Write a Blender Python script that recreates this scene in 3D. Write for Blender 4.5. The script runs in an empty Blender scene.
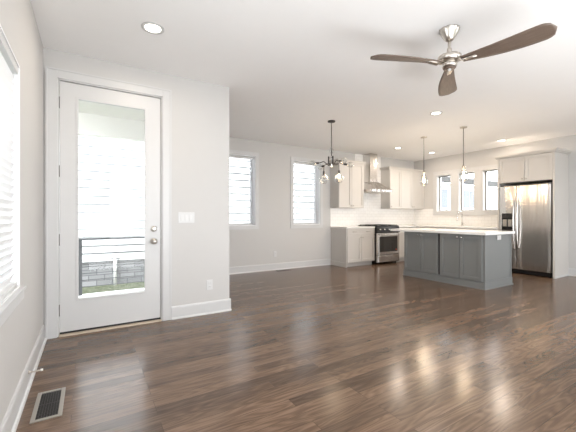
import bpy, bmesh, math, random
from mathutils import Vector, Matrix
random.seed(7)
S = bpy.context.scene
COL = S.collection
PI = math.pi

# ------------------------------------------------------------------ camera
cd = bpy.data.cameras.new('camera'); cam = bpy.data.objects.new('camera', cd); COL.objects.link(cam)
cd.sensor_width = 36; cd.lens = 327.2/576*36; cd.shift_y = 0.59/576; cd.clip_start = .05; cd.clip_end = 200
cam.location = (0, 0, 1.14); cam.rotation_euler = (PI/2, 0, -0.5472)
S.camera = cam
# ------------------------------------------------------------------ world, big lights, exposure
w = bpy.data.worlds.new('sky'); S.world = w; w.use_nodes = True
wn = w.node_tree.nodes; wl = w.node_tree.links
bgn = wn['Background']
tc = wn.new('ShaderNodeTexCoord'); nz = wn.new('ShaderNodeTexNoise'); nz.inputs['Scale'].default_value = 2.0
cr = wn.new('ShaderNodeValToRGB'); cr.color_ramp.elements[0].color = (.87, .935, 1, 1); cr.color_ramp.elements[1].color = (1, 1, 1, 1)
wl.new(tc.outputs['Generated'], nz.inputs['Vector']); wl.new(nz.outputs['Fac'], cr.inputs['Fac']); wl.new(cr.outputs['Color'], bgn.inputs['Color'])
bgn.inputs['Strength'].default_value = 6.6

def area(name, loc, rot, sx, sy, power, color=(1, 1, 1)):
    d = bpy.data.lights.new(name, 'AREA'); d.shape = 'RECTANGLE'; d.size = sx; d.size_y = sy; d.energy = power; d.color = color
    o = bpy.data.objects.new(name, d); o.location = loc; o.rotation_euler = rot; COL.objects.link(o); return o
# daylight diffused by the blinds of the left window
area('daylight_blinds_left', (-.30, .85, 1.4), (0, -PI/2, 0), 1.3, 1.5, 12, (.92, .96, 1))
# unseen upward fill lamp added behind the camera to brighten the ceiling
area('ceiling_fill', (2.6, -1.3, .06), (PI, 0, 0), 5.2, 2.5, 180, (.95, .975, 1))
S.view_settings.view_transform = 'Standard'; S.view_settings.look = 'None'
S.view_settings.exposure = 0.31; S.view_settings.gamma = 1.0; S.view_settings.use_curve_mapping = False
cy = S.cycles
cy.max_bounces = 10; cy.diffuse_bounces = 7; cy.glossy_bounces = 5; cy.transmission_bounces = 8; cy.transparent_max_bounces = 16
cy.caustics_reflective = False; cy.caustics_refractive = False; cy.sample_clamp_indirect = 6

# ------------------------------------------------------------------ materials
def mat(name, col, rough=.5, metal=0, spec=.5, coat=0, emit=None, es=0, bump=None, aniso=0, mottled=0):
    m = bpy.data.materials.new(name); m.use_nodes = True
    nt = m.node_tree; b = nt.nodes['Principled BSDF']
    b.inputs['Base Color'].default_value = (*col, 1); b.inputs['Roughness'].default_value = rough
    b.inputs['Metallic'].default_value = metal; b.inputs['Specular IOR Level'].default_value = spec
    b.inputs['Coat Weight'].default_value = coat; b.inputs['Anisotropic'].default_value = aniso
    if emit: b.inputs['Emission Color'].default_value = (*emit, 1); b.inputs['Emission Strength'].default_value = es
    t = nt.nodes.new('ShaderNodeTexCoord')
    if bump:
        n = nt.nodes.new('ShaderNodeTexNoise'); n.inputs['Scale'].default_value = bump[0]; n.inputs['Detail'].default_value = 4
        nt.links.new(t.outputs['Object'], n.inputs['Vector'])
        bp = nt.nodes.new('ShaderNodeBump'); bp.inputs['Strength'].default_value = bump[1]; bp.inputs['Distance'].default_value = .005
        nt.links.new(n.outputs['Fac'], bp.inputs['Height']); nt.links.new(bp.outputs['Normal'], b.inputs['Normal'])
    if mottled:
        n = nt.nodes.new('ShaderNodeTexNoise'); n.inputs['Scale'].default_value = 6; nt.links.new(t.outputs['Object'], n.inputs['Vector'])
        mx = nt.nodes.new('ShaderNodeMix'); mx.data_type = 'RGBA'
        mx.inputs['A'].default_value = (*[c*(1-mottled) for c in col], 1); mx.inputs['B'].default_value = (*[min(1, c*(1+mottled)) for c in col], 1)
        nt.links.new(n.outputs['Fac'], mx.inputs['Factor']); nt.links.new(mx.outputs['Result'], b.inputs['Base Color'])
    return m
M = {}
M['wall'] = mat('wall_paint', (.57, .56, .546), .75, bump=(180, .05), mottled=.01)
M['ceil'] = mat('ceiling_paint', (.93, .93, .93), .85, bump=(120, .05), mottled=.01)
M['trim'] = mat('white_trim_paint', (.60, .60, .598), .35, mottled=.01)
M['door'] = mat('white_door_paint', (.62, .62, .617), .38, mottled=.01)
M['cab'] = mat('greige_cabinet_paint', (.58, .557, .527), .42, mottled=.01)
M['island'] = mat('slate_grey_cabinet_paint', (.20, .207, .205), .42, mottled=.02)
M['dark'] = mat('dark_recess', (.012, .011, .011), .6)
M['black'] = mat('black_enamel', (.012, .012, .013), .22)
M['castiron'] = mat('cast_iron', (.02, .02, .02), .6, bump=(200, .2))
M['nickel'] = mat('brushed_nickel', (.62, .58, .53), .28, 1, mottled=.02)
M['vent'] = mat('dull_nickel', (.40, .37, .33), .5, .7)
M['chrome'] = mat('polished_chrome', (.75, .74, .73), .12, 1)
M['pole'] = mat('dark_nickel', (.09, .083, .08), .35, .9)
M['white'] = mat('white_plastic', (.64, .64, .635), .35)
M['bulb'] = mat('lit_filament', (1, .85, .6), .5, emit=(1, .74, .42), es=14)
M['can'] = mat('lit_downlight_lens', (1, 1, 1), .5, emit=(1, .93, .82), es=6)
M['quartz'] = mat('white_quartz', (.83, .82, .80), .16, mottled=.03)
M['oven_glass'] = mat('dark_oven_glass', (.02, .019, .018), .06, spec=.8)
M['rail'] = mat('grey_metal_rail', (.09, .095, .10), .5, .3)
M['deck'] = mat('pale_deck', (.55, .53, .50), .7, mottled=.1)
M['soffit'] = mat('porch_ceiling_paint', (.86, .85, .83), .6)
M['sill'] = mat('oak_threshold', (.60, .50, .40), .45, mottled=.06)
M['frame_dark'] = mat('bronze_window_frame', (.24, .235, .22), .5)
M['rubber'] = mat('white_rubber', (.8, .8, .78), .7)
M['gutter'] = mat('dark_gutter', (.035, .034, .032), .6)
M['farglass'] = mat('far_window_glass', (.09, .11, .13), .3)
M['sticker'] = mat('red_sticker', (.55, .08, .05), .5)

def brushed():
    m = mat('brushed_stainless', (.66, .635, .61), .25, 1)
    nt = m.node_tree; b = nt.nodes['Principled BSDF']
    t = nt.nodes.new('ShaderNodeTexCoord'); mp = nt.nodes.new('ShaderNodeMapping'); mp.inputs['Scale'].default_value = (3, 3, 260)
    n = nt.nodes.new('ShaderNodeTexNoise'); n.inputs['Scale'].default_value = 3
    nt.links.new(t.outputs['Object'], mp.inputs['Vector']); nt.links.new(mp.outputs['Vector'], n.inputs['Vector'])
    # gentle panel waviness, as thin sheet steel has
    mp2 = nt.nodes.new('ShaderNodeMapping'); mp2.inputs['Scale'].default_value = (8, 8, .7)
    n2 = nt.nodes.new('ShaderNodeTexNoise'); n2.inputs['Scale'].default_value = 1.1; n2.inputs['Detail'].default_value = 1
    nt.links.new(t.outputs['Object'], mp2.inputs['Vector']); nt.links.new(mp2.outputs['Vector'], n2.inputs['Vector'])
    b1 = nt.nodes.new('ShaderNodeBump'); b1.inputs['Strength'].default_value = 1; b1.inputs['Distance'].default_value = .02
    b2 = nt.nodes.new('ShaderNodeBump'); b2.inputs['Strength'].default_value = .06; b2.inputs['Distance'].default_value = .001
    nt.links.new(n2.outputs['Fac'], b1.inputs['Height']); nt.links.new(n.outputs['Fac'], b2.inputs['Height'])
    nt.links.new(b1.outputs['Normal'], b2.inputs['Normal']); nt.links.new(b2.outputs['Normal'], b.inputs['Normal'])
    return m
M['steel'] = brushed()

def wood_floor():
    m = mat('stained_oak_planks', (.2, .12, .08), .2)
    nt = m.node_tree; N = nt.nodes; L = nt.links; b = N['Principled BSDF']
    t = N.new('ShaderNodeTexCoord')
    br = N.new('ShaderNodeTexBrick'); br.offset = .37; br.offset_frequency = 3; br.squash = 1
    br.inputs['Scale'].default_value = 1; br.inputs['Brick Width'].default_value = 1.15; br.inputs['Row Height'].default_value = .085
    br.inputs['Mortar Size'].default_value = .0012; br.inputs['Mortar Smooth'].default_value = .3; br.inputs['Bias'].default_value = 0
    br.inputs['Color1'].default_value = (0, 0, 0, 1); br.inputs['Color2'].default_value = (1, 1, 1, 1); br.inputs['Mortar'].default_value = (.5, .5, .5, 1)
    L.new(t.outputs['Object'], br.inputs['Vector'])
    # every board samples the grain somewhere else
    sc = N.new('ShaderNodeVectorMath'); sc.operation = 'SCALE'; sc.inputs['Scale'].default_value = 37
    L.new(br.outputs['Color'], sc.inputs[0])
    ad = N.new('ShaderNodeVectorMath'); ad.operation = 'ADD'; L.new(t.outputs['Object'], ad.inputs[0]); L.new(sc.outputs['Vector'], ad.inputs[1])
    mp = N.new('ShaderNodeMapping'); mp.inputs['Scale'].default_value = (1.5, 17, 1); L.new(ad.outputs['Vector'], mp.inputs['Vector'])
    g = N.new('ShaderNodeTexNoise'); g.inputs['Scale'].default_value = 2.2; g.inputs['Detail'].default_value = 7; g.inputs['Roughness'].default_value = .62; g.inputs['Distortion'].default_value = .4
    L.new(mp.outputs['Vector'], g.inputs['Vector'])
    mp2 = N.new('ShaderNodeMapping'); mp2.inputs['Scale'].default_value = (1.0, 7.5, 1); L.new(ad.outputs['Vector'], mp2.inputs['Vector'])
    cn = N.new('ShaderNodeTexNoise'); cn.inputs['Scale'].default_value = 1.25; cn.inputs['Detail'].default_value = 2.2; cn.inputs['Roughness'].default_value = .35
    L.new(mp2.outputs['Vector'], cn.inputs['Vector'])
    k1 = N.new('ShaderNodeMath'); k1.operation = 'MULTIPLY'; k1.inputs[1].default_value = 85; L.new(cn.outputs['Fac'], k1.inputs[0])
    k2 = N.new('ShaderNodeMath'); k2.operation = 'SINE'; L.new(k1.outputs[0], k2.inputs[0])
    wv = N.new('ShaderNodeMapRange'); wv.inputs['From Min'].default_value = -1; L.new(k2.outputs[0], wv.inputs['Value'])
    mixg = N.new('ShaderNodeMix'); mixg.data_type = 'FLOAT'; mixg.inputs['Factor'].default_value = .2
    L.new(g.outputs['Fac'], mixg.inputs['A']); L.new(wv.outputs['Result'], mixg.inputs['B'])
    ramp = N.new('ShaderNodeValToRGB'); e = ramp.color_ramp.elements
    e[0].position = .22; e[0].color = (.074, .044, .029, 1); e[1].position = .78; e[1].color = (.188, .121, .083, 1)
    mid = ramp.color_ramp.elements.new(.5); mid.color = (.126, .080, .052, 1)
    L.new(mixg.outputs['Result'], ramp.inputs['Fac'])
    tone = N.new('ShaderNodeMapRange'); tone.inputs['To Min'].default_value = .66; tone.inputs['To Max'].default_value = 1.34
    L.new(br.outputs['Color'], tone.inputs['Value'])
    mul = N.new('ShaderNodeVectorMath'); mul.operation = 'SCALE'; L.new(ramp.outputs['Color'], mul.inputs[0]); L.new(tone.outputs['Result'], mul.inputs['Scale'])
    seam = N.new('ShaderNodeMix'); seam.data_type = 'RGBA'; L.new(br.outputs['Fac'], seam.inputs['Factor']); L.new(mul.outputs['Vector'], seam.inputs['A'])
    seam.inputs['B'].default_value = (.05, .03, .02, 1); L.new(seam.outputs['Result'], b.inputs['Base Color'])
    rr = N.new('ShaderNodeMapRange'); rr.inputs['To Min'].default_value = .17; rr.inputs['To Max'].default_value = .24
    L.new(mixg.outputs['Result'], rr.inputs['Value']); L.new(rr.outputs['Result'], b.inputs['Roughness'])
    b.inputs['Specular IOR Level'].default_value = .38
    bp = N.new('ShaderNodeBump'); bp.inputs['Strength'].default_value = .05; bp.inputs['Distance'].default_value = .004
    L.new(mixg.outputs['Result'], bp.inputs['Height']); L.new(bp.outputs['Normal'], b.inputs['Normal'])
    return m
M['floor'] = wood_floor()

def blade_wood():
    m = mat('walnut_blade', (.12, .08, .055), .45)
    nt = m.node_tree; N = nt.nodes; L = nt.links; b = N['Principled BSDF']
    t = N.new('ShaderNodeTexCoord'); mp = N.new('ShaderNodeMapping'); mp.inputs['Scale'].default_value = (3, 50, 3)
    uv = t.outputs['UV']; L.new(uv, mp.inputs['Vector'])
    n = N.new('ShaderNodeTexNoise'); n.inputs['Scale'].default_value = 1.5; n.inputs['Detail'].default_value = 6; L.new(mp.outputs['Vector'], n.inputs['Vector'])
    r = N.new('ShaderNodeValToRGB'); r.color_ramp.elements[0].position = .3; r.color_ramp.elements[0].color = (.085, .058, .044, 1)
    r.color_ramp.elements[1].position = .75; r.color_ramp.elements[1].color = (.25, .19, .15, 1)
    L.new(n.outputs['Fac'], r.inputs['Fac']); L.new(r.outputs['Color'], b.inputs['Base Color'])
    return m
M['blade'] = blade_wood()

def tile():
    m = mat('white_subway_tile', (.85, .84, .82), .18)
    nt = m.node_tree; N = nt.nodes; L = nt.links; b = N['Principled BSDF']
    t = N.new('ShaderNodeTexCoord'); sp = N.new('ShaderNodeSeparateXYZ'); L.new(t.outputs['Object'], sp.inputs[0])
    ad = N.new('ShaderNodeMath'); ad.operation = 'SUBTRACT'; L.new(sp.outputs['X'], ad.inputs[0]); L.new(sp.outputs['Y'], ad.inputs[1])
    cb = N.new('ShaderNodeCombineXYZ'); L.new(ad.outputs[0], cb.inputs['X']); L.new(sp.outputs['Z'], cb.inputs['Y'])
    br = N.new('ShaderNodeTexBrick'); br.inputs['Scale'].default_value = 1; br.inputs['Brick Width'].default_value = .152; br.inputs['Row Height'].default_value = .076
    br.inputs['Mortar Size'].default_value = .003; br.inputs['Color1'].default_value = (.84, .83, .81, 1); br.inputs['Color2'].default_value = (.88, .87, .85, 1)
    br.inputs['Mortar'].default_value = (.72, .71, .69, 1); L.new(cb.outputs[0], br.inputs['Vector']); L.new(br.outputs['Color'], b.inputs['Base Color'])
    bp = N.new('ShaderNodeBump'); bp.invert = True; bp.inputs['Strength'].default_value = .3; bp.inputs['Distance'].default_value = .003
    L.new(br.outputs['Fac'], bp.inputs['Height']); L.new(bp.outputs['Normal'], b.inputs['Normal'])
    return m
M['tile'] = tile()

def block():
    m = mat('grey_block', (.4, .4, .4), .9)
    nt = m.node_tree; N = nt.nodes; L = nt.links; b = N['Principled BSDF']
    t = N.new('ShaderNodeTexCoord'); sp = N.new('ShaderNodeSeparateXYZ'); L.new(t.outputs['Object'], sp.inputs[0])
    cb = N.new('ShaderNodeCombineXYZ'); L.new(sp.outputs['X'], cb.inputs['X']); L.new(sp.outputs['Z'], cb.inputs['Y'])
    br = N.new('ShaderNodeTexBrick'); br.inputs['Scale'].default_value = 1; br.inputs['Brick Width'].default_value = .3; br.inputs['Row Height'].default_value = .12
    br.inputs['Mortar Size'].default_value = .008; br.inputs['Color1'].default_value = (.19, .193, .198, 1); br.inputs['Color2'].default_value = (.29, .293, .298, 1)
    br.inputs['Mortar'].default_value = (.12, .12, .125, 1); L.new(cb.outputs[0], br.inputs['Vector']); L.new(br.outputs['Color'], b.inputs['Base Color'])
    return m
M['block'] = block()
M['siding'] = mat('white_lap_siding', (.86, .88, .89), .6)

def grass():
    m = mat('lawn_grass', (.2, .3, .1), .9)
    nt = m.node_tree; N = nt.nodes; L = nt.links; b = N['Principled BSDF']
    t = N.new('ShaderNodeTexCoord'); n = N.new('ShaderNodeTexNoise'); n.inputs['Scale'].default_value = 9; n.inputs['Detail'].default_value = 8
    L.new(t.outputs['Object'], n.inputs['Vector'])
    r = N.new('ShaderNodeValToRGB'); r.color_ramp.elements[0].position = .38; r.color_ramp.elements[0].color = (.055, .068, .033, 1)
    r.color_ramp.elements[1].position = .62; r.color_ramp.elements[1].color = (.13, .14, .095, 1)
    L.new(n.outputs['Fac'], r.inputs['Fac']); L.new(r.outputs['Color'], b.inputs['Base Color'])
    return m
M['grass'] = grass()

def pane():
    m = bpy.data.materials.new('clear_window_glass'); m.use_nodes = True; N = m.node_tree.nodes; L = m.node_tree.links
    N.remove(N['Principled BSDF']); o = N['Material Output']
    tr = N.new('ShaderNodeBsdfTransparent'); tr.inputs['Color'].default_value = (.985, .985, .985, 1)
    gl = N.new('ShaderNodeBsdfGlossy'); gl.inputs['Roughness'].default_value = .01
    fr = N.new('ShaderNodeFresnel'); fr.inputs['IOR'].default_value = 1.3; mx = N.new('ShaderNodeMixShader')
    L.new(fr.outputs[0], mx.inputs[0]); L.new(tr.outputs[0], mx.inputs[1]); L.new(gl.outputs[0], mx.inputs[2]); L.new(mx.outputs[0], o.inputs['Surface'])
    return m
M['glass'] = pane(); M['vinyl'] = mat('white_vinyl', (.84, .85, .86), .4)
def globe():
    m = bpy.data.materials.new('thin_clear_globe_glass'); m.use_nodes = True; N = m.node_tree.nodes; L = m.node_tree.links
    N.remove(N['Principled BSDF']); o = N['Material Output']
    tr = N.new('ShaderNodeBsdfTransparent'); tr.inputs['Color'].default_value = (.93, .94, .94, 1)
    gl = N.new('ShaderNodeBsdfGlossy'); gl.inputs['Roughness'].default_value = .03
    lw = N.new('ShaderNodeLayerWeight'); lw.inputs['Blend'].default_value = .32; mx = N.new('ShaderNodeMixShader')
    L.new(lw.outputs['Facing'], mx.inputs[0]); L.new(tr.outputs[0], mx.inputs[1]); L.new(gl.outputs[0], mx.inputs[2]); L.new(mx.outputs[0], o.inputs['Surface'])
    return m
M['globe'] = globe()
def slat():
    m = bpy.data.materials.new('white_blind_slat'); m.use_nodes = True; N = m.node_tree.nodes; L = m.node_tree.links
    b = N['Principled BSDF']; b.inputs['Base Color'].default_value = (.86, .87, .88, 1); b.inputs['Roughness'].default_value = .4; o = N['Material Output']
    tl = N.new('ShaderNodeBsdfTranslucent'); tl.inputs['Color'].default_value = (.85, .88, .9, 1); mx = N.new('ShaderNodeMixShader'); mx.inputs[0].default_value = .03
    L.new(b.outputs[0], mx.inputs[1]); L.new(tl.outputs[0], mx.inputs[2]); L.new(mx.outputs[0], o.inputs['Surface'])
    return m
M['slat'] = slat()

# ------------------------------------------------------------------ mesh helpers (all in world metres)
class MB:
    def __init__(s): s.bm = bmesh.new(); s.sm = []
    def box(s, x0, x1, y0, y1, z0, z1, bev=0):
        if x0 > x1: x0, x1 = x1, x0
        if y0 > y1: y0, y1 = y1, y0
        if z0 > z1: z0, z1 = z1, z0
        r = bmesh.ops.create_cube(s.bm, size=1)
        vs = r['verts']
        for v in vs: v.co = Vector(((x0+x1)/2+v.co.x*(x1-x0), (y0+y1)/2+v.co.y*(y1-y0), (z0+z1)/2+v.co.z*(z1-z0)))
        if bev > 0:
            es = list({e for v in vs for e in v.link_edges})
            bmesh.ops.bevel(s.bm, geom=es, offset=min(bev, .45*min(x1-x0, y1-y0, z1-z0)), segments=2, affect='EDGES', profile=.7)
        return s
    def prism(s, pts, ext):            # closed polygon (list of 3d points) extruded along a vector
        a = [s.bm.verts.new(p) for p in pts]; e = Vector(ext); b = [s.bm.verts.new(Vector(p)+e) for p in pts]
        n = len(pts); s.bm.faces.new(a); s.bm.faces.new(b[::-1])
        for i in range(n): s.bm.faces.new((a[i], b[i], b[(i+1) % n], a[(i+1) % n]))
        return s
    def lathe(s, prof, c=(0, 0, 0), axis=(0, 0, 1), n=24, cap=True):     # prof: (radius, height) pairs
        ax = Vector(axis).normalized(); q = Vector((0, 0, 1)).rotation_difference(ax); c = Vector(c); rings = []
        for r, z in prof:
            rings.append([s.bm.verts.new(c+q @ Vector((r*math.cos(2*PI*i/n), r*math.sin(2*PI*i/n), z))) for i in range(n)])
        for a, b in zip(rings, rings[1:]):
            for i in range(n):
                f = s.bm.faces.new((a[i], a[(i+1) % n], b[(i+1) % n], b[i])); f.smooth = True
        if cap:
            if prof[0][0] > 1e-5: s.bm.faces.new(rings[0][::-1])
            if prof[-1][0] > 1e-5: s.bm.faces.new(rings[-1])
        return s
    def tube(s, pts, r, n=12, closed=False):
        pts = [Vector(p) for p in pts]; rings = []; up = None
        for i, p in enumerate(pts):
            d = (pts[min(i+1, len(pts)-1)]-pts[max(i-1, 0)]).normalized()
            if up is None: up = d.orthogonal().normalized()
            up = (up-d*up.dot(d)).normalized(); sd = d.cross(up)
            rr = r[i] if isinstance(r, (list, tuple)) else r
            rings.append([s.bm.verts.new(p+(up*math.cos(2*PI*k/n)+sd*math.sin(2*PI*k/n))*rr) for k in range(n)])
        for a, b in zip(rings, rings[1:]):
            for k in range(n):
                f = s.bm.faces.new((a[k], a[(k+1) % n], b[(k+1) % n], b[k])); f.smooth = True
        s.bm.faces.new(rings[0][::-1]); s.bm.faces.new(rings[-1])
        return s
    def sphere(s, c, r, n=20, sz=1):
        prof = [(max(1e-4, r*math.sin(PI*i/(n//2))), -r*sz*math.cos(PI*i/(n//2))) for i in range(n//2+1)]
        return s.lathe(prof, c, n=n, cap=False)

def base_of(m):
    vs = [v.co for v in m.bm.verts]
    lo = [min(v[i] for v in vs) for i in range(3)]; hi = [max(v[i] for v in vs) for i in range(3)]
    return Vector(((lo[0]+hi[0])/2, (lo[1]+hi[1])/2, lo[2]))
def tag(o, label=None, cat=None, group=None, kind=None):
    if label: o['label'] = label
    if cat: o['category'] = cat
    if group: o['group'] = group
    if kind: o['kind'] = kind
    return o
def put(name, m, material, parent=None, label=None):
    org = Vector(parent['_o']) if parent is not None else base_of(m)
    for v in m.bm.verts: v.co -= org
    bmesh.ops.remove_doubles(m.bm, verts=m.bm.verts, dist=1e-6)
    bmesh.ops.recalc_face_normals(m.bm, faces=m.bm.faces)
    me = bpy.data.meshes.new(name); m.bm.to_mesh(me); m.bm.free(); me.materials.append(M[material])
    o = bpy.data.objects.new(name, me); COL.objects.link(o); o['_o'] = tuple(org)
    if parent is not None: o.parent = parent
    else: o.location = org
    if label: o['label'] = label
    return o
def thing(name, loc, label=None, cat=None, group=None, kind=None):
    o = bpy.data.objects.new(name, None); COL.objects.link(o); o.location = loc; o['_o'] = tuple(loc); o.empty_display_size = .1
    return tag(o, label, cat, group, kind)
def copy_tree(o, loc=None, label=None, parent=None):
    c = o.copy(); COL.objects.link(c)
    if parent is not None: c.parent = parent
    if loc is not None: c.location = loc
    if label: c['label'] = label
    for ch in [k for k in bpy.data.objects if k.parent == o]: copy_tree(ch, parent=c)
    return c
def st(name, m, material, parent=None):
    o = put(name, m, material, parent)
    if parent is None: o['kind'] = 'structure'
    return o
def B(*a, **k): return MB().box(*a, **k)
# a face frame: a = along the front, d = out of the front, z = up
def FY(Y): return lambda a, d, z: (a, Y-d, z)
def FX(X): return lambda a, d, z: (X-d, a, z)
def fbox(m, F, a0, a1, d0, d1, z0, z1, bev=0):
    p = F(a0, d0, z0); q = F(a1, d1, z1); return m.box(p[0], q[0], p[1], q[1], p[2], q[2], bev)
def faxis(F): return Vector(F(0, 1, 0))-Vector(F(0, 0, 0))
def shaker(F, a0, a1, z0, z1, rail=.058, th=.022):
    m = MB()
    fbox(m, F, a0, a0+rail, 0, th, z0, z1, .0015); fbox(m, F, a1-rail, a1, 0, th, z0, z1, .0015)
    fbox(m, F, a0+rail, a1-rail, 0, th, z0, z0+rail); fbox(m, F, a0+rail, a1-rail, 0, th, z1-rail, z1)
    fbox(m, F, a0+rail, a1-rail, 0, th-.015, z0+rail, z1-rail)
    return m
def knob(F, a, z, parent, th=.02, r=.013):
    m = MB().lathe([(.005, 0), (.005, .012), (r, .017), (r, .024), (r*.7, .029), (1e-4, .030)], F(a, th, z), faxis(F), 16)
    return put('knob', m, 'chrome' if F is globals().get('Fi') else 'vent', parent)
def pull(F, a, z, parent, ln=.11, th=.02):
    pts = [F(a-ln/2, th, z), F(a-ln/2, th+.022, z), F(a-ln/2+.01, th+.03, z), F(a+ln/2-.01, th+.03, z), F(a+ln/2, th+.022, z), F(a+ln/2, th, z)]
    return put('handle', MB().tube(pts, .006, 8), 'vent', parent)
def wall_holes(m, F, a0, a1, z0, z1, th, holes):          # wall slab with rectangular openings; d from 0 back to -th
    xs = sorted({a0, a1, *[h[0] for h in holes], *[h[1] for h in holes]}); zs = sorted({z0, z1, *[h[2] for h in holes], *[h[3] for h in holes]})
    for i in range(len(xs)-1):
        run = None
        for j in range(len(zs)-1):
            cx, cz = (xs[i]+xs[i+1])/2, (zs[j]+zs[j+1])/2
            if any(h[0] < cx < h[1] and h[2] < cz < h[3] for h in holes):
                if run: fbox(m, F, xs[i], xs[i+1], -th, 0, run[0], run[1]); run = None
            else: run = (run[0] if run else zs[j], zs[j+1])
        if run: fbox(m, F, xs[i], xs[i+1], -th, 0, run[0], run[1])
    return m

# ------------------------------------------------------------------ room shell
H = 2.709; XL = -.36; YD = 3.776; XE = 1.464; YW = 6.114; XS = 7.942; YB = -2.8
TH = .2
st('floor', B(XL-.2, XS+.2, YB-.2, YD+.1, -.1, 0).box(XE-.2, XS+.2, YD+.1, YW+.2, -.1, 0), 'floor')
st('ceiling', B(XL-.2, XS+.2, YB-.2, YD+.2, H, H+.12).box(XE-.2, XS+.2, YD+.2, YW+.2, H, H+.12), 'ceil')
FL = lambda a, d, z: (XL+d, a, z)          # left wall faces +x
LW = (.35, 2.572, .71, 2.06)
st('wall_left', wall_holes(MB(), FL, YB-.2, YD, 0, H, TH, [LW]), 'wall')
DOOR = (-.256, .695, 0, 2.452)
st('wall_door', wall_holes(MB(), FY(YD), XL-TH, XE, 0, H, .18, [DOOR]), 'wall')
st('wall_recess', B(XE-.18, XE, YD+.18, YW+.2, 0, H), 'wall')
W1 = (2.13, 2.94, .955, 2.385); W2 = (3.86, 4.60, .955, 2.385)
st('wall_back', wall_holes(MB(), FY(YW), XE, XS+TH, 0, H, TH, [W1, W2]), 'wall')
SW = [(5.0, 5.4, 1.275, 2.23), (4.40, 4.80, 1.275, 2.23), (3.81, 4.21, 1.275, 2.23)]
st('wall_right', wall_holes(MB(), FX(XS), YB-.2, YW, 0, H, TH, SW), 'wall')
RW = [(.5, 3.7, .4, 2.5), (3.9, 7.1, .4, 2.5)]
st('wall_rear', wall_holes(MB(), lambda a, d, z: (a, YB+d, z), XL, XS, 0, H, TH, RW), 'wall')

def baseboard(name, F, a0, a1):
    m = MB()
    def pr(prof):
        P = [F(a0, d, z) for d, z in prof]; m.prism(P, Vector(F(a1, 0, 0))-Vector(F(a0, 0, 0)))
    pr([(0, 0), (.015, 0), (.015, .125), (.010, .14), (0, .142)])
    pr([(.015, 0), (.030, 0), (.029, .008), (.025, .014), (.015, .019)])
    st(name, m, 'trim')
baseboard('baseboard_left', FL, YB, YD-.02)
baseboard('baseboard_door', FY(YD), .785, XE+.015)
baseboard('baseboard_recess', lambda a, d, z: (XE+d, a, z), YD, YW)
baseboard('baseboard_back', FY(YW), XE, 4.914)
baseboard('baseboard_right', FX(XS), YB, 2.585)

# ------------------------------------------------------------------ entry door
d1 = thing('door_1', (.22, YD, 0), 'white full glass door with nickel hardware at the left', None, None, 'structure')
fr = MB()
for a0, a1 in ((-.256, -.240), (.679, .695)): fr.box(a0, a1, YD, YD+.18, 0, 2.452)
fr.box(-.240, .679, YD, YD+.18, 2.438, 2.452)
put('door_frame', fr, 'trim', d1)
cs = MB()
for a0, a1 in ((-.342, -.252), (.691, .781)):
    cs.box(a0, a1, YD-.018, YD, 0, 2.535, .003); 
cs.box(-.252, .691, YD-.018, YD, 2.448, 2.535, .003)
cs.box(-.342, -.327, YD-.024, YD-.018, 0, 2.535).box(.766, .781, YD-.024, YD-.018, 0, 2.535).box(-.327, .766, YD-.024, YD-.018, 2.52, 2.535)
put('door_casing', cs, 'trim', d1)
sl = MB(); y0, y1 = YD+.022, YD+.066; gx0, gx1, gz0, gz1 = -.088, .517, .335, 2.290
sl.box(-.236, gx0, y0, y1, .034, 2.434).box(gx1, .675, y0, y1, .034, 2.434).box(gx0, gx1, y0, y1, .034, gz0).box(gx0, gx1, y0, y1, gz1, 2.434)
put('door_slab', sl, 'door', d1)
gb = MB()
for q in ((gx0-.018, gx0+.004, gz0-.018, gz1+.018), (gx1-.004, gx1+.018, gz0-.018, gz1+.018)): gb.box(q[0], q[1], y0-.006, y0+.012, q[2], q[3], .003)
for q in ((gz0-.018, gz0+.004), (gz1-.004, gz1+.018)): gb.box(gx0, gx1, y0-.006, y0+.012, q[0], q[1], .003)
put('glazing_bead', gb, 'trim', d1)
put('glass_pane', B(gx0, gx1, y0+.018, y0+.022, gz0, gz1), 'glass', d1)
put('threshold', B(-.24, .679, YD-.02, YD+.18, 0, .014, .004), 'sill', d1)
put('door_sweep', B(-.236, .675, YD+.026, YD+.062, .014, .034), 'dark', d1, 'dark sweep strip under the door')
for z in (2.226, 1.572, .918, .246):
    m = MB().lathe([(.0075, -.05), (.0075, .05)], (-.242, YD+.012, z), n=12).box(-.262, -.240, YD+.0165, YD+.0225, z-.05, z+.05)
    m.lathe([(.009, -.054), (.009, -.05)], (-.242, YD+.012, z), n=12).lathe([(.009, .05), (.009, .054)], (-.242, YD+.012, z), n=12)
    put('hinge', m, 'pole', d1)
kn = MB().lathe([(.034, 0), (.034, .006), (.028, .010), (.012, .014), (.012, .034), (.022, .042), (.029, .052), (.029, .060), (.020, .070), (1e-4, .073)], (.604, y0, .872), (0, -1, 0), 24)
put('door_knob', kn, 'nickel', d1)
db = MB().lathe([(.031, 0), (.031, .008), (.024, .014), (1e-4, .015)], (.604, y0, 1.008), (0, -1, 0), 24).box(.597, .611, y0-.034, y0-.012, .990, 1.026, .003)
put('deadbolt', db, 'nickel', d1)
put('latch_plate', B(.6755, .6785, y0-.001, y0+.03, .84, .905), 'pole', d1)

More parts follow.
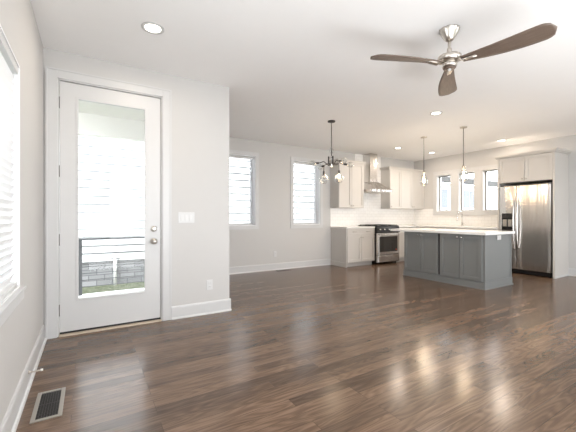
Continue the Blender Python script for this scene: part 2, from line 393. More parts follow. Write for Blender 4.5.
# ------------------------------------------------------------------ windows
def window(name, F, a0, a1, z0, z1, casing=.07, frame='vinyl', crank=False, sash=.035, depth=.13, cas=True, only_apron=False):
    c = F((a0+a1)/2, 0, z0); t = thing(name, c, kind='structure')
    if only_apron:
        m = MB(); fbox(m, F, a0-.06, a1+.03, 0, .017, z0-.075, z0-.018, .002); fbox(m, F, a0-.06, a1+.03, -.02, .028, z0-.018, z0, .003)
        put('window_sill', m, 'trim', t)
    elif cas:
        m = MB()
        fbox(m, F, a0-casing, a0, 0, .017, z0-casing, z1+casing, .002); fbox(m, F, a1, a1+casing, 0, .017, z0-casing, z1+casing, .002)
        fbox(m, F, a0, a1, 0, .017, z1, z1+casing, .002); fbox(m, F, a0, a1, 0, .017, z0-casing, z0, .002)
        fbox(m, F, a0-casing, a0-casing+.012, .017, .019, z0-casing, z1+casing); fbox(m, F, a1+casing-.012, a1+casing, .017, .019, z0-casing, z1+casing)
        fbox(m, F, a0-casing+.012, a1+casing-.012, .017, .023, z1+casing-.012, z1+casing); fbox(m, F, a0-casing+.012, a1+casing-.012, .017, .023, z0-casing, z0-casing+.012)
        put('window_casing', m, 'trim', t)
    m = MB(); e = .012
    fbox(m, F, a0, a0+e, -TH, 0, z0, z1); fbox(m, F, a1-e, a1, -TH, 0, z0, z1); fbox(m, F, a0+e, a1-e, -TH, 0, z1-e, z1); fbox(m, F, a0+e, a1-e, -TH, 0, z0, z0+e)
    put('window_jamb', m, 'vinyl', t)
    m = MB(); q = e
    fbox(m, F, a0+q, a0+q+sash, -depth-.03, -depth, z0+q, z1-q); fbox(m, F, a1-q-sash, a1-q, -depth-.03, -depth, z0+q, z1-q)
    fbox(m, F, a0+q+sash, a1-q-sash, -depth-.03, -depth, z1-q-sash, z1-q); fbox(m, F, a0+q+sash, a1-q-sash, -depth-.03, -depth, z0+q, z0+q+sash)
    put('window_frame', m, frame, t)
    m = MB(); fbox(m, F, a0+q+sash, a1-q-sash, -depth-.018, -depth-.014, z0+q+sash, z1-q-sash); put('glass_pane', m, 'glass', t)
    if crank:
        m = MB(); a = (a0+a1)/2; fbox(m, F, a-.03, a+.03, -depth+.02, -depth+.045, z0+e, z0+e+.022, .004)
        m.tube([F(a, -depth+.045, z0+.03), F(a-.03, -depth+.055, z0+.045), F(a-.06, -depth+.055, z0+.04)], .006, 8); put('crank_handle', m, 'white', t)
    return t
window('window_1', FL, *LW, depth=.14, only_apron=True)
window('window_2', FY(YW), *W1, casing=.075, depth=.15)
window('window_3', FY(YW), *W2, casing=.075, depth=.15)
for i, s in enumerate(SW): window('window_%d' % (4+i), FX(XS), *s, frame='frame_dark', crank=True, cas=False, sash=.018, depth=.10)
# the panelled surround that joins the three sink windows
m = MB(); FS = FX(XS)
wall_holes(m, lambda a, d, z: FS(a, d+.017, z), 3.72, 5.49, 1.19, 2.32, .017, SW)
fbox(m, FS, 3.72, 5.49, .017, .026, 2.305, 2.335); fbox(m, FS, 3.72, 5.49, 0, .035, 1.175, 1.19, .003)
st('trim_1', m, 'trim')

def blind(F, a0, a1, z0, z1, d, label, tilt, step=.044):
    t = thing('window_blind', F((a0+a1)/2, d, z0), label, 'window blind')
    m = MB(); fbox(m, F, a0, a1, d-.028, d+.028, z1-.045, z1-.002, .003); put('headrail', m, 'white', t)
    m = MB(); z = z0+.05; hw = .025
    dz = math.sin(tilt)*hw; dd = math.cos(tilt)*hw
    while z < z1-.06:
        P = [F(a0+.004, d-dd, z+dz), F(a0+.004, d, z+.003), F(a0+.004, d+dd, z-dz), F(a0+.004, d+dd, z-dz-.0022), F(a0+.004, d, z+.0008), F(a0+.004, d-dd, z+dz-.0022)]
        m.prism(P, Vector(F(a1-a0-.008, 0, 0))-Vector(F(0, 0, 0))); z += step
    put('slats', m, 'slat', t)
    m = MB(); fbox(m, F, a0+.004, a1-.004, d-.024, d+.024, z0+.004, z0+.022, .003); put('bottom_rail', m, 'white', t)
    for a in (a0+.12, a1-.12): put('ladder_cord', MB().tube([F(a, d+.026, z0+.02), F(a, d+.026, z1-.04)], .0014, 6), 'white', t)
    m = MB().tube([F(a0+.06, d+.034, z1-.05), F(a0+.062, d+.036, z1-.62)], .0045, 8); put('tilt_wand', m, 'white', t)
    return t
blind(FL, LW[0]+.015, LW[1]-.018, LW[2]+.012, LW[3]-.012, -.034, 'white slatted blind in the window on the left wall nearest the camera', math.radians(-70))
blind(FY(YW), W1[0]+.018, W1[1]-.018, W1[2]+.012, W1[3]-.012, -.105, 'white slatted blind in the far window cut off by the door wall corner', math.radians(-3))
blind(FY(YW), W2[0]+.018, W2[1]-.018, W2[2]+.012, W2[3]-.012, -.105, 'white slatted blind in the far window behind the chandelier', math.radians(-3))

# ------------------------------------------------------------------ outside
st('ground', B(-14, 30, -12, 26, -.60, -.37), 'grass')
st('deck', B(-1.2, 1.26, YD+.19, 4.86, -.14, -.02), 'deck')
st('deck_curb', B(-1.2, 1.26, 4.86, 4.98, -.3, .14), 'vinyl')
pr = st('porch_ceiling', B(-1.5, 1.27, YD+.19, 5.42, 2.56, 2.66), 'soffit')
st('porch_beam', B(-1.5, 1.27, 5.28, 5.42, 2.27, 2.56), 'soffit')
rl = thing('deck_railing', (.5, 4.92, .14), 'grey metal railing with thin horizontal rods outside the glass door', 'railing')
for x in (-.09, 1.2): put('post', B(x-.02, x+.02, 4.90, 4.94, .14, .85), 'rail', rl)
put('top_rail', B(-.11, 1.22, 4.895, 4.945, .838, .862, .004), 'rail', rl)
for k in range(7): put('rod', MB().tube([(-.07, 4.92, .752-.085*k), (1.18, 4.92, .752-.085*k)], .0045, 8), 'rail', rl)

M['lap_shadow'] = mat('grey_lap_shadow', (.20, .21, .22), .9)  # dark strips that paint in the shade under each siding lap
def lap_shadows(x0, x1, Y, z0, z1, ex=.178):
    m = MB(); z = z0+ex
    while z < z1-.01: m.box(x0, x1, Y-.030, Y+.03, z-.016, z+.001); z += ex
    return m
def lap(m, x0, x1, Y, z0, z1, ex=.178):
    z = z0
    while z < z1-.01:
        zt = min(z+ex, z1); m.prism([(x0, Y+.05, z), (x0, Y-.045, z), (x0, Y-.004, zt), (x0, Y+.05, zt)], (x1-x0, 0, 0)); z += ex
    return m
nh = thing('neighbouring_house', (3, 8.3, -.37), 'white lap sided house standing behind the glass door and far windows', 'house')
put('foundation', B(-6, 9.6, 8.25, 8.5, -.37, .17), 'block', nh, 'grey block foundation')
put('siding', lap(MB(), -6, 9.6, 8.25, .17, 5.8), 'siding', nh); put('lap_shadow_strips', lap_shadows(-6, 9.6, 8.25, .17, 5.8), 'lap_shadow', nh)
m = MB().tube([(.50, 8.16, -.37), (.50, 8.16, .24), (.50, 8.2, .30)], .035, 10).tube([(.40, 8.17, .24), (.60, 8.17, .24)], .03, 10)
put('drain_pipe', m, 'white', nh, 'white plastic drain pipe')
h2 = thing('neighbouring_house', (15, 8.8, -.37), 'white house with dark gutter seen through the windows over the sink', 'house')
put('siding', lap(MB(), 10.4, 21, 8.8, -.37, 2.62), 'siding', h2)
put('gutter', B(10.2, 21.2, 8.42, 8.6, 2.62, 2.86, .02), 'gutter', h2, 'dark grey gutter')
put('roof', MB().prism([(10.2, 8.5, 2.80), (10.2, 12, 3.7), (10.2, 12, 3.6), (10.2, 8.5, 2.68)], (11, 0, 0)), 'block', h2)
for x0, x1 in ((12.6, 13.6), (14.8, 16.0)):
    wf = put('window_frame', B(x0-.1, x1+.1, 8.74, 8.78, 1.45, 2.45), 'white', h2); put('glass_pane', B(x0, (x0+x1)/2-.03, 8.725, 8.745, 1.55, 2.35).box((x0+x1)/2+.03, x1, 8.725, 8.745, 1.55, 2.35), 'farglass', wf)

# ------------------------------------------------------------------ plates, registers, door stop
def outlet(F, a, z, label, w_=.072, h_=.116):
    t = thing('electrical_outlet', F(a, 0, z-h_/2), label, 'outlet')
    m = MB(); fbox(m, F, a-w_/2, a+w_/2, 0, .006, z-h_/2, z+h_/2, .002); put('cover_plate', m, 'white', t)
    for s in (-.021, .021):
        m = MB(); fbox(m, F, a-.017, a+.017, .006, .0085, z+s-.014, z+s+.014, .003); r = put('receptacle', m, 'white', t)
        m = MB()
        for q in (-.006, .006): fbox(m, F, a+q-.001, a+q+.001, .0085, .0089, z+s-.003, z+s+.006)
        put('slot', m, 'dark', r)
    return t
outlet(FY(YD), 1.217, .336, 'white outlet low on the wall right of the glass door')
outlet(FY(YW), 3.40, .341, 'white outlet low on the far wall between two windows')
t = thing('light_switch', (.948, YD, 1.066), 'white three rocker switch plate on the wall right of the door', 'light switch')
put('cover_plate', B(.857, 1.039, YD-.006, YD, 1.068, 1.188, .002), 'white', t)
for x in (.902, .948, .994): put('rocker', MB().prism([(x-.016, YD-.006, 1.095), (x-.016, YD-.013, 1.095), (x-.016, YD-.008, 1.161), (x-.016, YD-.006, 1.161)], (.032, 0, 0)), 'white', t)

def register(x0, x1, y0, y1, label, mt, alongx=False):
    t = thing('floor_register', ((x0+x1)/2, (y0+y1)/2, 0), label, 'floor vent'); e = .022
    m = B(x0, x0+e, y0, y1, 0, .006, .002).box(x1-e, x1, y0, y1, 0, .006, .002).box(x0+e, x1-e, y0, y0+e, 0, .006, .002).box(x0+e, x1-e, y1-e, y1, 0, .006, .002)
    put('frame', m, mt, t); put('duct_opening', B(x0+e, x1-e, y0+e, y1-e, .0005, .0015), 'dark', t)
    m = MB()
    if not alongx:
        n = int((y1-y0-2*e)/.016)
        for k in range(1, n): y = y0+e+(y1-y0-2*e)*k/n; m.box(x0+e, x1-e, y-.0022, y+.0022, .002, .0045)
        for k in range(1, 8): x = x0+e+(x1-x0-2*e)*k/8; m.box(x-.0016, x+.0016, y0+e, y1-e, .0045, .0055)
        m.box(x0+e, x1-e, (y0+y1)/2-.004, (y0+y1)/2+.004, .0045, .006)
    else:
        n = int((x1-x0-2*e)/.016)
        for k in range(1, n): x = x0+e+(x1-x0-2*e)*k/n; m.box(x-.0022, x+.0022, y0+e, y1-e, .002, .0045)
    put('louvers', m, 'pole', t)
register(-.278, -.130, 2.272, 2.632, 'nickel floor vent in the boards beside the left baseboard', 'vent')
register(3.38, 3.68, 5.92, 6.02, 'small dark floor vent below the far wall between its windows', 'pole', True)
t = thing('door_stop', (XL+.015, 2.70, .06), 'slim nickel door stop with white tip sticking out of the left baseboard', 'door stop')
put('mount', MB().lathe([(.012, 0), (.012, .004), (.007, .008)], (XL+.015, 2.78, .095), (1, 0, 0), 14), 'nickel', t)
put('spring', MB().tube([(XL+.02+i*.0008, 2.78+.005*math.cos(i*1.1), .095+.005*math.sin(i*1.1)) for i in range(76)], .0014, 6), 'nickel', t)
put('tip', MB().lathe([(.007, 0), (.008, .006), (.007, .014), (1e-4, .015)], (XL+.080, 2.78, .095), (1, 0, 0), 14), 'rubber', t)

# ------------------------------------------------------------------ kitchen: wall cabinets
CT = .905
def crown(F, a0, a1, z, depth, ret0=True, ret1=True, back=-.0):
    """cornice along a front; d runs out of the front, returned along exposed ends"""
    prof = [(0, 0), (.012, 0), (.016, .018), (.038, .042), (.046, .048), (.046, .062), (0, .062)]
    m = MB(); e0 = .046 if ret0 else 0; e1 = .046 if ret1 else 0
    for (d0, q0), (d1_, q1) in zip(prof[:-2], prof[1:-1]):
        dm = max(d0, d1_, .012)
        if q1 > q0: fbox(m, F, a0-(dm if ret0 else 0), a1+(dm if ret1 else 0), -depth, dm, z+q0, z+q1)
    return m
def wall_cabinet(a0, a1, z0, z1, doors, label, left_open=False, knobs=None, ret0=False, ret1=False, group=None):
    F = FY(YW-.30)
    t = thing('wall_cabinet', ((a0+a1)/2, YW-.15, z0), label, 'cabinet', group)
    put('cabinet_body', B(a0, a1, YW-.30, YW, z0, z1), 'cab', t)
    put('crown_molding', crown(F, a0, a1, z1, .30, ret0, ret1), 'cab', t)
    w_ = (a1-a0)/doors
    for k in range(doors):
        d = put('door', shaker(F, a0+w_*k+.004, a0+w_*(k+1)-.004, z0+.002, z1-.004), 'cab', t)
        kx = knobs[k]; knob(F, a0+w_*k+(.03 if kx == 'l' else w_-.03), z0+.05, d)
    return t
wall_cabinet(4.90, 5.68, 1.35, 2.40, 2, 'pale two door wall cabinet left of the range hood', knobs='rl', ret0=True, ret1=True)
wall_cabinet(6.587, 7.01, 1.35, 2.36, 1, 'pale single door wall cabinet just right of the range hood', knobs='l', ret0=True)
wall_cabinet(7.01, XS, 1.35, 2.36, 2, 'pale two door wall cabinet in the kitchen corner', knobs='rl')

# base cabinets on the range wall
def base_cabinet(F, body, a0, a1, label, doors=2, drawer=True, pulls=2, kick=True, sides=(False, False)):
    c = F((a0+a1)/2, -.3, 0)
    t = thing('base_cabinet', c, label, 'cabinet')
    m = MB(); fbox(m, F, a0, a1, -body+.006, 0, .10, CT-.03); put('cabinet_body', m, 'cab', t)
    m = MB(); fbox(m, F, a0, a1, -body+.006, -.07, 0, .10); put('toe_kick', m, 'cab', t)
    zt = CT-.035
    if drawer:
        dr = put('drawer', shaker(F, a0+.003, a1-.003, zt-.15, zt, .035), 'cab', t)
        for k in range(pulls): pull(F, a0+(a1-a0)*((k+.5)/pulls), zt-.075, dr)
        zt -= .160
    w_ = (a1-a0)/doors
    for k in range(doors):
        d = put('door', shaker(F, a0+w_*k+.005, a0+w_*(k+1)-.005, .108, zt-.005), 'cab', t)
        knob(F, a0+w_*k+(w_-.03 if k % 2 == 0 else .03), zt-.05, d)
    return t
FB = FY(5.562)
t = base_cabinet(FB, .552, 4.930, 5.775, 'pale base cabinet with wide drawer left of the range')
m = B(4.914, 4.930, 5.562, YW-.006, 0, CT-.03).box(4.899, 4.914, 5.54, YW-.006, 0, .10, .002); put('end_panel', m, 'cab', t)
base_cabinet(FB, .552, 6.56, 7.29, 'pale base cabinet between the range and the kitchen corner', 2, True, 1)
FSB = FX(7.315)
base_cabinet(FSB, .62, 3.575, 4.19, 'pale base cabinet on the sink wall beside the refrigerator', 1, True, 1)
base_cabinet(FSB, .62, 4.19, 5.01, 'pale base cabinet under the sink', 2, True, 1)
base_cabinet(FSB, .62, 5.01, 5.54, 'pale base cabinet on the sink wall nearest the corner', 1, True, 1)
tag(put('countertop', B(4.895, 5.776, 5.53, YW-.006, CT-.03, CT, .004), 'quartz'), 'white stone countertop piece left of the range', 'countertop')
tag(put('countertop', B(6.558, XS-.006, 5.53, YW-.006, CT-.03, CT, .004).box(7.285, XS-.006, 3.572, 5.53, CT-.03, CT, .004), 'quartz'), 'white stone L shaped countertop running from the range round under the windows', 'countertop')
bs = st('trim_2', B(4.90, XS-.008, YW-.008, YW, CT, 1.35).box(5.68, 6.587, YW-.008, YW, 1.35, H), 'tile')
st('trim_3', B(XS-.008, XS, 3.575, YW-.008, CT, 1.175).box(XS-.008, XS, 5.49, YW-.008, 1.175, 1.35), 'tile')

# faucet
t = thing('kitchen_faucet', (7.80, 4.62, CT), 'tall chrome gooseneck faucet in front of the middle sink window', 'faucet')
put('base', MB().lathe([(.027, 0), (.027, .008), (.018, .02), (.016, .09)], (7.80, 4.62, CT), n=18), 'chrome', t)
pts = [(7.80, 4.62, CT+.05), (7.80, 4.62, CT+.27)]+[(7.80-.10+.10*math.cos(a), 4.62, CT+.27+.10*math.sin(a)) for a in [PI*i/10 for i in range(1, 11)]]+[(7.60, 4.62, CT+.22)]
put('spout', MB().tube(pts, .011, 12), 'chrome', t)
put('spray_head', MB().lathe([(.013, 0), (.016, -.05), (.016, -.09), (.012, -.10)], (7.60, 4.62, CT+.23), n=14), 'chrome', t)
put('lever', MB().tube([(7.80, 4.604, CT+.06), (7.80, 4.57, CT+.065), (7.79, 4.52, CT+.10)], .006, 8), 'chrome', t)

# ------------------------------------------------------------------ range
RX0, RX1, RY = 5.782, 6.552, 5.50
t = thing('gas_range', (6.167, 5.8, 0), 'stainless steel gas range with dark oven window and black grates', 'stove')
put('body', B(RX0, RX1, RY, 6.09, .04, CT+.005), 'black', t)
for x in (RX0+.04, RX1-.04):
    for y in (RY+.06, 6.03): put('foot', MB().lathe([(.018, 0), (.014, .04)], (x, y, 0), n=12), 'black', t)
put('cooktop', B(RX0-.002, RX1+.002, RY-.01, 6.09, CT+.005, CT+.02, .004), 'black', t)
F = FY(RY)
od = MB()
fbox(od, F, RX0+.004, RX0+.075, 0, .035, .235, .745, .004); fbox(od, F, RX1-.075, RX1-.004, 0, .035, .235, .745, .004)
fbox(od, F, RX0+.075, RX1-.075, 0, .035, .235, .30); fbox(od, F, RX0+.075, RX1-.075, 0, .035, .665, .745)
od = put('oven_door', od, 'steel', t)
m = MB(); fbox(m, F, RX0+.075, RX1-.075, 0, .032, .30, .665); put('oven_window', m, 'oven_glass', od)
m = MB().tube([F(RX0+.05, .033, .715), F(RX0+.05, .075, .715), F(RX0+.07, .083, .715), F(RX1-.07, .083, .715), F(RX1-.05, .075, .715), F(RX1-.05, .033, .715)], .011, 10)
put('handle', m, 'steel', od)
m = MB(); fbox(m, F, RX1-.135, RX1-.095, .032, .0328, .325, .355); put('sticker', m, 'sticker', od, 'small red sticker on oven glass')
m = MB(); fbox(m, F, RX0+.004, RX1-.004, 0, .035, .055, .225, .004); dw = put('drawer', m, 'steel', t)
m = MB(); fbox(m, F, RX0+.03, RX1-.03, .035, .05, .185, .205, .003); put('handle', m, 'steel', dw)
m = MB().prism([F(RX0, .002, .755), F(RX0, .045, .76), F(RX0, .02, .905), F(RX0, .002, .905)], (RX1-RX0, 0, 0)); cp = put('control_panel', m, 'black', t)
for k in range(5):
    x = RX0+.09+k*(RX1-RX0-.18)/4
    put('knob', MB().lathe([(.020, 0), (.020, .004), (.016, .008), (.015, .028), (1e-4, .029)], F(x, .034, .83), (0, -1, .17), 16), 'steel', t)
for c0 in range(3):
    m = MB(); x0 = RX0+.02+c0*.245; x1 = x0+.24; za, zb = CT+.028, CT+.037
    for y in (RY+.03, RY+.29, RY+.55): m.box(x0, x1, y-.006, y+.006, za, zb)
    for x in (x0, (x0+x1)/2-.006, x1-.012): m.box(x, x+.012, RY+.03, RY+.55, za, zb)
    for x in (x0, x1-.012):
        for y in (RY+.03, RY+.54): m.box(x, x+.012, y-.006, y+.006, CT+.02, za)
    put('grate', m, 'castiron', t)
    for y in (RY+.16, RY+.42): put('burner', MB().lathe([(.045, 0), (.045, .008), (.030, .012), (1e-4, .013)], ((x0+x1)/2, y, CT+.02), n=18), 'black', t)

# ------------------------------------------------------------------ hood
t = thing('range_hood', (6.07, 5.85, 1.74), 'stainless steel chimney hood above the range', 'range hood')
hx0, hx1, hy = 5.705, 6.455, 5.60
put('chimney', B(5.94, 6.19, 5.85, 6.10, 1.98, H-.002), 'steel', t)
m = MB(); b0 = [(hx0, 6.10), (hx1, 6.10), (hx1, hy), (hx0, hy)]; tpp = [(5.92, 6.10), (6.21, 6.10), (6.21, 5.83), (5.92, 5.83)]
r0 = [m.bm.verts.new((*p, 1.80)) for p in b0]; r1 = [m.bm.verts.new((*p, 2.0)) for p in tpp]
for i in range(4): m.bm.faces.new((r0[i], r0[(i+1) % 4], r1[(i+1) % 4], r1[i]))
m.bm.faces.new(r0[::-1]); m.bm.faces.new(r1)
put('canopy', m, 'steel', t)
put('rim', B(hx0, hx1, hy, 6.10, 1.745, 1.80, .003), 'steel', t)
put('filter', B(hx0+.04, hx1-.04, hy+.04, 6.06, 1.738, 1.745), 'nickel', t)
for k in range(4): put('button', MB().lathe([(.008, 0), (.008, .004)], (6.0+k*.045, hy, 1.772), (0, -1, 0), 12), 'chrome', t)

# ------------------------------------------------------------------ refrigerator and its cabinet
fx = 7.315
t = thing('refrigerator', (7.6, 3.08, 0), 'stainless steel side by side refrigerator with a water dispenser', 'refrigerator')
put('body', B(7.37, 7.90, 2.645, 3.525, .03, 1.765), 'rail', t)
F = FX(7.365)
m = MB()
def fdoor(a0, a1): 
    m = MB(); P = []
    n = 10
    for i in range(n+1):
        u = i/n; a = a0+(a1-a0)*u; P.append((a, .048+.012*(1-(2*u-1)**2)))
    pts = [F(a0, 0, .095)]+[F(a, d, .095) for a, d in P]+[F(a1, 0, .095)]
    m.prism(pts, (0, 0, 1.66)); return m
# freezer door is built round the dispenser opening
fd = put('freezer_door', fdoor(3.222, 3.527), 'steel', t)
rd = put('fridge_door', fdoor(2.640, 3.214), 'steel', t)
m = MB(); fbox(m, F, 3.255, 3.480, .045, .068, .85, 1.205, .006); dp = put('dispenser', m, 'black', fd)
m = MB(); fbox(m, F, 3.275, 3.462, .068, .071, 1.115, 1.195, .002); put('display', m, 'oven_glass', fd)
m = MB(); fbox(m, F, 3.29, 3.36, .068, .078, .94, 1.08, .004); fbox(m, F, 3.385, 3.455, .068, .078, .94, 1.08, .004); put('paddle', m, 'nickel', fd)
m = MB(); fbox(m, F, 3.27, 3.468, .068, .082, .86, .88, .003); put('drip_tray', m, 'pole', fd)
for a, p in ((3.252, fd), (3.184, rd)):
    n = 12; pts = [F(a, .050, .50)]+[F(a, .062+.045*math.sin(PI*i/n)**.6 if 0 < i < n else .062, .52+.92*i/n) for i in range(n+1)]+[F(a, .050, 1.46)]
    put('handle', MB().tube(pts, .013, 12), 'steel', p)
put('kick_grille', B(7.345, 7.40, 2.65, 3.52, .015, .085), 'black', t)
for y in (2.67, 3.50): put('hinge_cover', B(7.34, 7.42, y-.03, y+.03, 1.765, 1.785, .004), 'rail', t)
for y in (2.69, 3.48): put('foot', MB().lathe([(.02, 0), (.02, .03)], (7.39, y, 0), n=12), 'black', t)

t = thing('refrigerator_cabinet', (7.62, 3.08, 0), 'tall pale cabinet surround with two upper doors enclosing the refrigerator', 'cabinet')
Fc = FX(7.34)
put('side_panel', B(7.318, XS-.004, 2.585, 2.617, 0, 2.34, .001), 'cab', t); put('side_panel', B(7.318, XS-.004, 3.540, 3.572, 0, 2.34, .001), 'cab', t)
put('base_shoe', B(7.300, XS-.03, 2.570, 2.585, 0, .03, .002), 'trim', t)
put('cabinet_body', B(7.34, XS-.004, 2.617, 3.540, 1.83, 2.34), 'cab', t)
put('crown_molding', crown(FX(7.32), 2.585, 3.572, 2.34, .618, True, True), 'cab', t)
for a0, a1, kk in ((3.081, 3.536, 3.112), (2.621, 3.075, 3.044)):
    d = put('door', shaker(Fc, a0, a1, 1.84, 2.33), 'cab', t); knob(Fc, kk, 1.885, d)

# ------------------------------------------------------------------ island
IX0, IX1, IY0, IY1 = 5.25, 6.075, 2.75, 4.265; IT = .852
t = thing('kitchen_island', ((IX0+IX1)/2, (IY0+IY1)/2, 0), 'slate grey kitchen island with four shaker doors', 'kitchen island')
put('cabinet_body', B(IX0, IX1-.0, IY0, IY1, 0, IT), 'island', t)
m = B(IX0-.018, IX1+.014, IY0-.014, IY0, 0, .125, .003).box(IX0-.018, IX0, IY0, IY1+.01, 0, .105, .003).box(IX0-.03, IX1+.026, IY0-.026, IY0-.014, 0, .02, .002).box(IX0-.03, IX0-.018, IY0-.014, IY1+.01, 0, .02, .002)
put('base_molding', m, 'island', t)
m = B(IX0-.002, IX0+.04, IY0-.008, IY0, .125, IT).box(IX1-.04, IX1+.002, IY0-.008, IY0, .125, IT); put('corner_trim', m, 'island', t)
Fi = FX(IX0)
for a0, a1, s in ((3.895, 4.247, 'l'), (3.534, 3.886, 'r'), (3.143, 3.494, 'l'), (2.782, 3.134, 'r')):
    d = put('door', shaker(Fi, a0, a1, .125, IT-.012, .055), 'island', t)
    knob(Fi, a0+.03 if s == 'l' else a1-.03, IT-.055, d, r=.015)
put('filler_gap', B(IX0-.002, IX0, 3.496, 3.532, .125, IT-.01), 'dark', t)
m = B(5.60, 5.72, IY0-.014, IY0-.008, .765, .838, .002); op = put('outlet_plate', m, 'white', t, 'white outlet plate under the countertop edge')
put('receptacle', B(5.615, 5.650, IY0-.017, IY0-.014, .785, .818, .002).box(5.670, 5.705, IY0-.017, IY0-.014, .785, .818, .002), 'white', op)
tag(put('countertop', B(5.195, 6.115, 2.705, 4.56, IT, IT+.043, .005), 'quartz'), 'white stone slab on top of the grey kitchen island', 'countertop')

# ------------------------------------------------------------------ ceiling fan
FC = Vector((2.585, 1.64, 0)); zb = 2.425
t = thing('ceiling_fan', (FC.x, FC.y, H), 'brushed nickel ceiling fan with three dark walnut blades', 'ceiling fan')
n = 30; m = MB()
rings = []
for r, z in ((.078, 0), (.078, -.008), (.066, -.03), (.045, -.07), (.030, -.092), (.018, -.098)):
    rings.append([m.bm.verts.new((FC.x+(r*(1+(.05*math.cos(i*PI*.5) if r > .04 else 0)))*math.cos(2*PI*i/40), FC.y+(r*(1+(.05*math.cos(i*PI*.5) if r > .04 else 0)))*math.sin(2*PI*i/40), H+z)) for i in range(40)])
for a, b in zip(rings, rings[1:]):
    for i in range(40): m.bm.faces.new((a[i], a[(i+1) % 40], b[(i+1) % 40], b[i])).smooth = True
m.bm.faces.new(rings[0]); m.bm.faces.new(rings[-1])
put('canopy', m, 'nickel', t)
put('downrod', MB().lathe([(.0125, 0), (.0125, .12)], (FC.x, FC.y, H-.20), n=16), 'nickel', t)
put('collar', MB().lathe([(.018, 0), (.020, .01), (.020, .04), (.014, .05)], (FC.x, FC.y, 2.505), n=18), 'nickel', t)
put('motor_housing', MB().lathe([(.060, -.03), (.088, -.015), (.092, .0), (.092, .018), (.082, .028), (.045, .040), (.022, .048)], (FC.x, FC.y, 2.46), n=36), 'nickel', t)
put('bottom_cap', MB().lathe([(1e-4, -.075), (.035, -.074), (.056, -.066), (.060, -.055), (.060, -.035), (.052, -.03)], (FC.x, FC.y, 2.46), n=30, cap=False), 'nickel', t)
def blade(ang):
    m = MB(); L = m.bm.loops.layers.uv.new('uv'); pitch = math.radians(-13)
    N = 26; rows = []
    for i in range(N+1):
        u = i/N; r = .10+.615*u
        wd = .050+.068*math.sin(min(1, u*1.15)*PI*.5)
        if u > .86: wd *= math.sqrt(max(.0, 1-((u-.86)/.14)**2.2))*.98+.02
        off = .018*math.sin(u*PI)
        row = []
        for j in range(7):
            q = (j/6-.5)*2; row.append((r, q*wd*.72+off, u, j/6))
        rows.append(row)
    R = Matrix.Rotation(math.radians(ang), 3, 'Z')
    def P(r, s, dz): 
        p = Vector((r, s*math.cos(pitch), s*math.sin(pitch)+dz-.02*(r-.1)/.645)); p = R @ p; return Vector((FC.x+p.x, FC.y+p.y, zb+p.z))
    top = [[m.bm.verts.new(P(r, s, .004)) for r, s, _, _ in row] for row in rows]
    bot = [[m.bm.verts.new(P(r, s, -.004)) for r, s, _, _ in row] for row in rows]
    def face(vs, uvs):
        f = m.bm.faces.new(vs); f.smooth = True
        for l, q in zip(f.loops, uvs): l[L].uv = q
    for i in range(N):
        for j in range(6):
            q = [(rows[i][j][2], rows[i][j][3]), (rows[i+1][j][2], rows[i+1][j][3]), (rows[i+1][j+1][2], rows[i+1][j+1][3]), (rows[i][j+1][2], rows[i][j+1][3])]
            face((top[i][j], top[i+1][j], top[i+1][j+1], top[i][j+1]), q); face((bot[i][j+1], bot[i+1][j+1], bot[i+1][j], bot[i][j]), q[::-1])
        for j in (0, 6): face((top[i][j], bot[i][j], bot[i+1][j], top[i+1][j]), [(0, 0)]*4)
    for i in (0, N):
        for j in range(6): face((top[i][j], top[i][j+1], bot[i][j+1], bot[i][j]), [(0, 0)]*4)
    b = put('blade', m, 'blade', t)
    m = MB()
    c0 = lambda r, s, z: tuple(Vector((FC.x, FC.y, zb))+R @ Vector((r, s, z)))
    m.tube([c0(.06, 0, .012), c0(.10, .006, .002), c0(.15, .012, -.006), c0(.21, .012, -.010)], [.016, .013, .011, .007], 12)
    m.prism([c0(.10, -.028, -.018), c0(.20, -.012, -.014), c0(.215, .012, -.010), c0(.20, .030, -.006), c0(.10, .030, -.006)], (0, 0, .006))
    put('blade_bracket', m, 'nickel', b)
for a in (161, 277, 33): blade(a)
put('bottom_plate', MB().lathe([(1e-4, -.083), (.045, -.082), (.050, -.074)], (FC.x, FC.y, 2.46), n=30, cap=False), 'blade', t, 'dark wood disc')
put('pull_switch', MB().lathe([(1e-4, -.098), (.010, -.097), (.014, -.090), (.014, -.082)], (FC.x, FC.y, 2.46), n=18, cap=False), 'white', t)

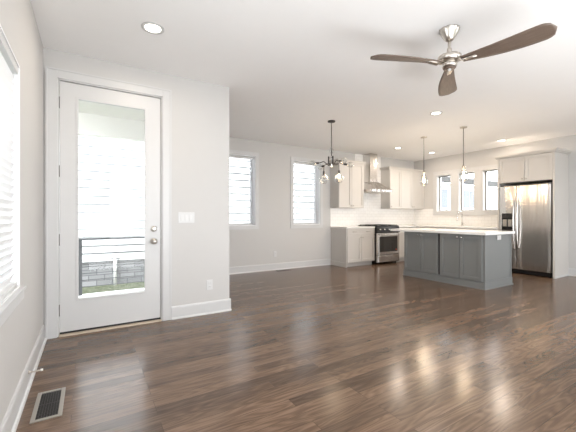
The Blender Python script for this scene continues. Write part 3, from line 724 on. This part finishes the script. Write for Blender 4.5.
# ------------------------------------------------------------------ chandelier
CX, CY = 3.406, 4.218
t = thing('chandelier', (CX, CY, H), 'nickel chandelier with jointed arms and clear glass globes', 'chandelier')
put('canopy', MB().lathe([(.012, -.028), (.058, -.020), (.062, -.012), (.062, 0)], (CX, CY, H), n=28), 'pole', t)
put('glass_collar', MB().lathe([(.012, 2.17), (.026, 2.185), (.034, 2.21), (.030, 2.245), (.010, 2.27)], (CX, CY, 0), n=20, cap=False), 'globe', t)
put('rod', MB().lathe([(.0065, 2.10-H), (.0065, -.02)], (CX, CY, H), n=12), 'pole', t)
put('hub', MB().lathe([(.012, 1.955), (.022, 1.965), (.022, 2.03), (.012, 2.045), (.010, 2.10), (.018, 2.11), (.018, 2.13), (.007, 2.14)], (CX, CY, 0), n=20), 'chrome', t)
def bulb_at(p, d, parent, lit, k=1):
    """socket, filament bulb and glass globe hanging along direction d from p"""
    p = Vector(p); d = Vector(d).normalized()
    q = put('socket', MB().lathe([(.010, 0), (.017, .006), (.017, .060), (.012, .064)], p, d, 16), 'pole', parent)
    prof = [(.017, .050), (.030, .060), (.055, .085), (.072, .125), (.070, .165), (.048, .198), (.020, .210), (1e-4, .212)]; prof = [prof[0]]+[(a*k, .05+(b-.05)*k) for a, b in prof[1:]]
    put('glass_globe', MB().lathe(prof, p, d, 24, cap=False), 'globe', q)
    prof = [(.012*k, .060), (.013*k, .07), (.022*k, .06+.045*k), (.020*k, .06+.065*k), (1e-4, .06+.08*k)]
    put('bulb', MB().lathe(prof, p, d, 14, cap=False), 'bulb' if lit else 'globe', q)
    return q
arms = [(0, 'h'), (60, 'd'), (120, 'h'), (180, 'h'), (240, 'd'), (300, 'h')]
rotz = -31.35
for k, (ang, ty) in enumerate(arms):
    a = math.radians(ang+rotz); u = Vector((math.cos(a), math.sin(a), 0)); c = Vector((CX, CY, 0)); z = Vector((0, 0, 1))
    zz = 1.99+(.02 if k % 2 else 0)
    if ty == 'h':
        pts = [c+u*.015+z*zz, c+u*.09+z*zz, c+u*.105+z*(zz+.02), c+u*.13+z*(zz+.035), c+u*.20+z*(zz+.01)]
        arm = put('arm', MB().tube(pts, .007, 10), 'pole', t); bulb_at(pts[-1], u+z*-.05, arm, False, .68)
    else:
        s = 1 if ang == 60 else -1
        u2 = Vector((math.cos(math.radians(rotz)), math.sin(math.radians(rotz)), 0))*s
        u3 = (u2+u*.25).normalized()
        pts = [c+u3*.015+z*zz, c+u3*.10+z*zz, c+u3*.128+z*(zz-.015), c+u3*.13+z*(zz-.115)]
        arm = put('arm', MB().tube(pts, .007, 10), 'pole', t); bulb_at(pts[-1]+Vector((0, 0, .01)), (0, 0, -1), arm, s == 1)
for k in range(3):
    a = math.radians(k*120+20); p = Vector((CX+.045*math.cos(a), CY+.045*math.sin(a), 2.0))
    m = MB().tube([(CX, CY, 1.995), (p.x, p.y, 1.995)], .006, 8).lathe([(.010, 0), (.014, .01), (.014, .125), (.009, .13)], p, n=14)
    put('candle_sleeve', m, 'pole', t)
lt = bpy.data.lights.new('chandelier_glow', 'POINT'); lt.energy = 4; lt.color = (1, .8, .58); lt.shadow_soft_size = .12
o = bpy.data.objects.new('chandelier_glow', lt); COL.objects.link(o); o.location = (CX, CY, 1.86)

# ------------------------------------------------------------------ pendants over the island
def pendant(x, y, label, zb_=1.80):
    t = thing('pendant_light', (x, y, H), label, 'pendant light', 'pendant lights over the island')
    put('canopy', MB().lathe([(.010, -.024), (.055, -.018), (.060, -.010), (.060, 0)], (x, y, H), n=28), 'nickel', t)
    put('rod', MB().lathe([(.0055, zb_+.235-H), (.0055, -.02)], (x, y, H), n=12), 'pole', t)
    put('socket', MB().lathe([(.016, .13), (.022, .14), (.022, .20), (.030, .205), (.030, .215), (.008, .24)], (x, y, zb_), n=20), 'nickel', t)
    sh = put('glass_shade', MB().lathe([(.050, -.045), (.066, -.02), (.072, .03), (.066, .09), (.045, .15), (.030, .185), (.026, .20)], (x, y, zb_), n=28, cap=False), 'globe', t)
    put('bulb', MB().lathe([(1e-4, .0), (.018, .008), (.026, .035), (.022, .065), (.012, .10), (.012, .13)], (x, y, zb_), n=18, cap=False), 'bulb', t)
    l = bpy.data.lights.new('pendant_glow', 'POINT'); l.energy = 10; l.color = (1, .78, .55); l.shadow_soft_size = .06
    o = bpy.data.objects.new('pendant_glow', l); COL.objects.link(o); o.location = (x, y, zb_-.08)
pendant(5.645, 4.116, 'clear glass pendant light over the far end of the island')
pendant(5.61, 3.297, 'clear glass pendant light over the near end of the island')

# ------------------------------------------------------------------ recessed downlights
cans = [((.457, 2.911), 'recessed ceiling light near the glass door'), ((4.496, 3.068), 'recessed ceiling light just below the fan blade tips'),
        ((7.27, 3.47), 'recessed ceiling light above the refrigerator'), ((6.047, 5.086), 'recessed ceiling light in front of the range hood'),
        ((7.20, 5.03), 'recessed ceiling light nearest the kitchen corner'), ]
def can(x, y, label, power=13):
    t = thing('recessed_light', (x, y, H), label, 'ceiling light', 'recessed lights in the ceiling')
    m = MB().lathe([(.062, -.002), (.066, -.006), (.088, -.005), (.090, 0), (.062, 0), (.062, -.002)], (x, y, H), n=32, cap=False); put('trim_ring', m, 'white', t)
    put('lens', MB().lathe([(1e-4, -.002), (.062, -.0025)], (x, y, H), n=32, cap=False), 'can', t)
    l = bpy.data.lights.new('downlight', 'AREA'); l.shape = 'DISK'; l.size = .12; l.energy = power; l.color = (1, .85, .70)
    o = bpy.data.objects.new('downlight', l); COL.objects.link(o); o.location = (x, y, H-.012)
for (x, y), lb in cans: can(x, y, lb, 7 if x < 1 else ((8 if x > 7 else 11) if y > 5 else 14))
for o in bpy.data.objects:
    if '_o' in o: del o['_o']
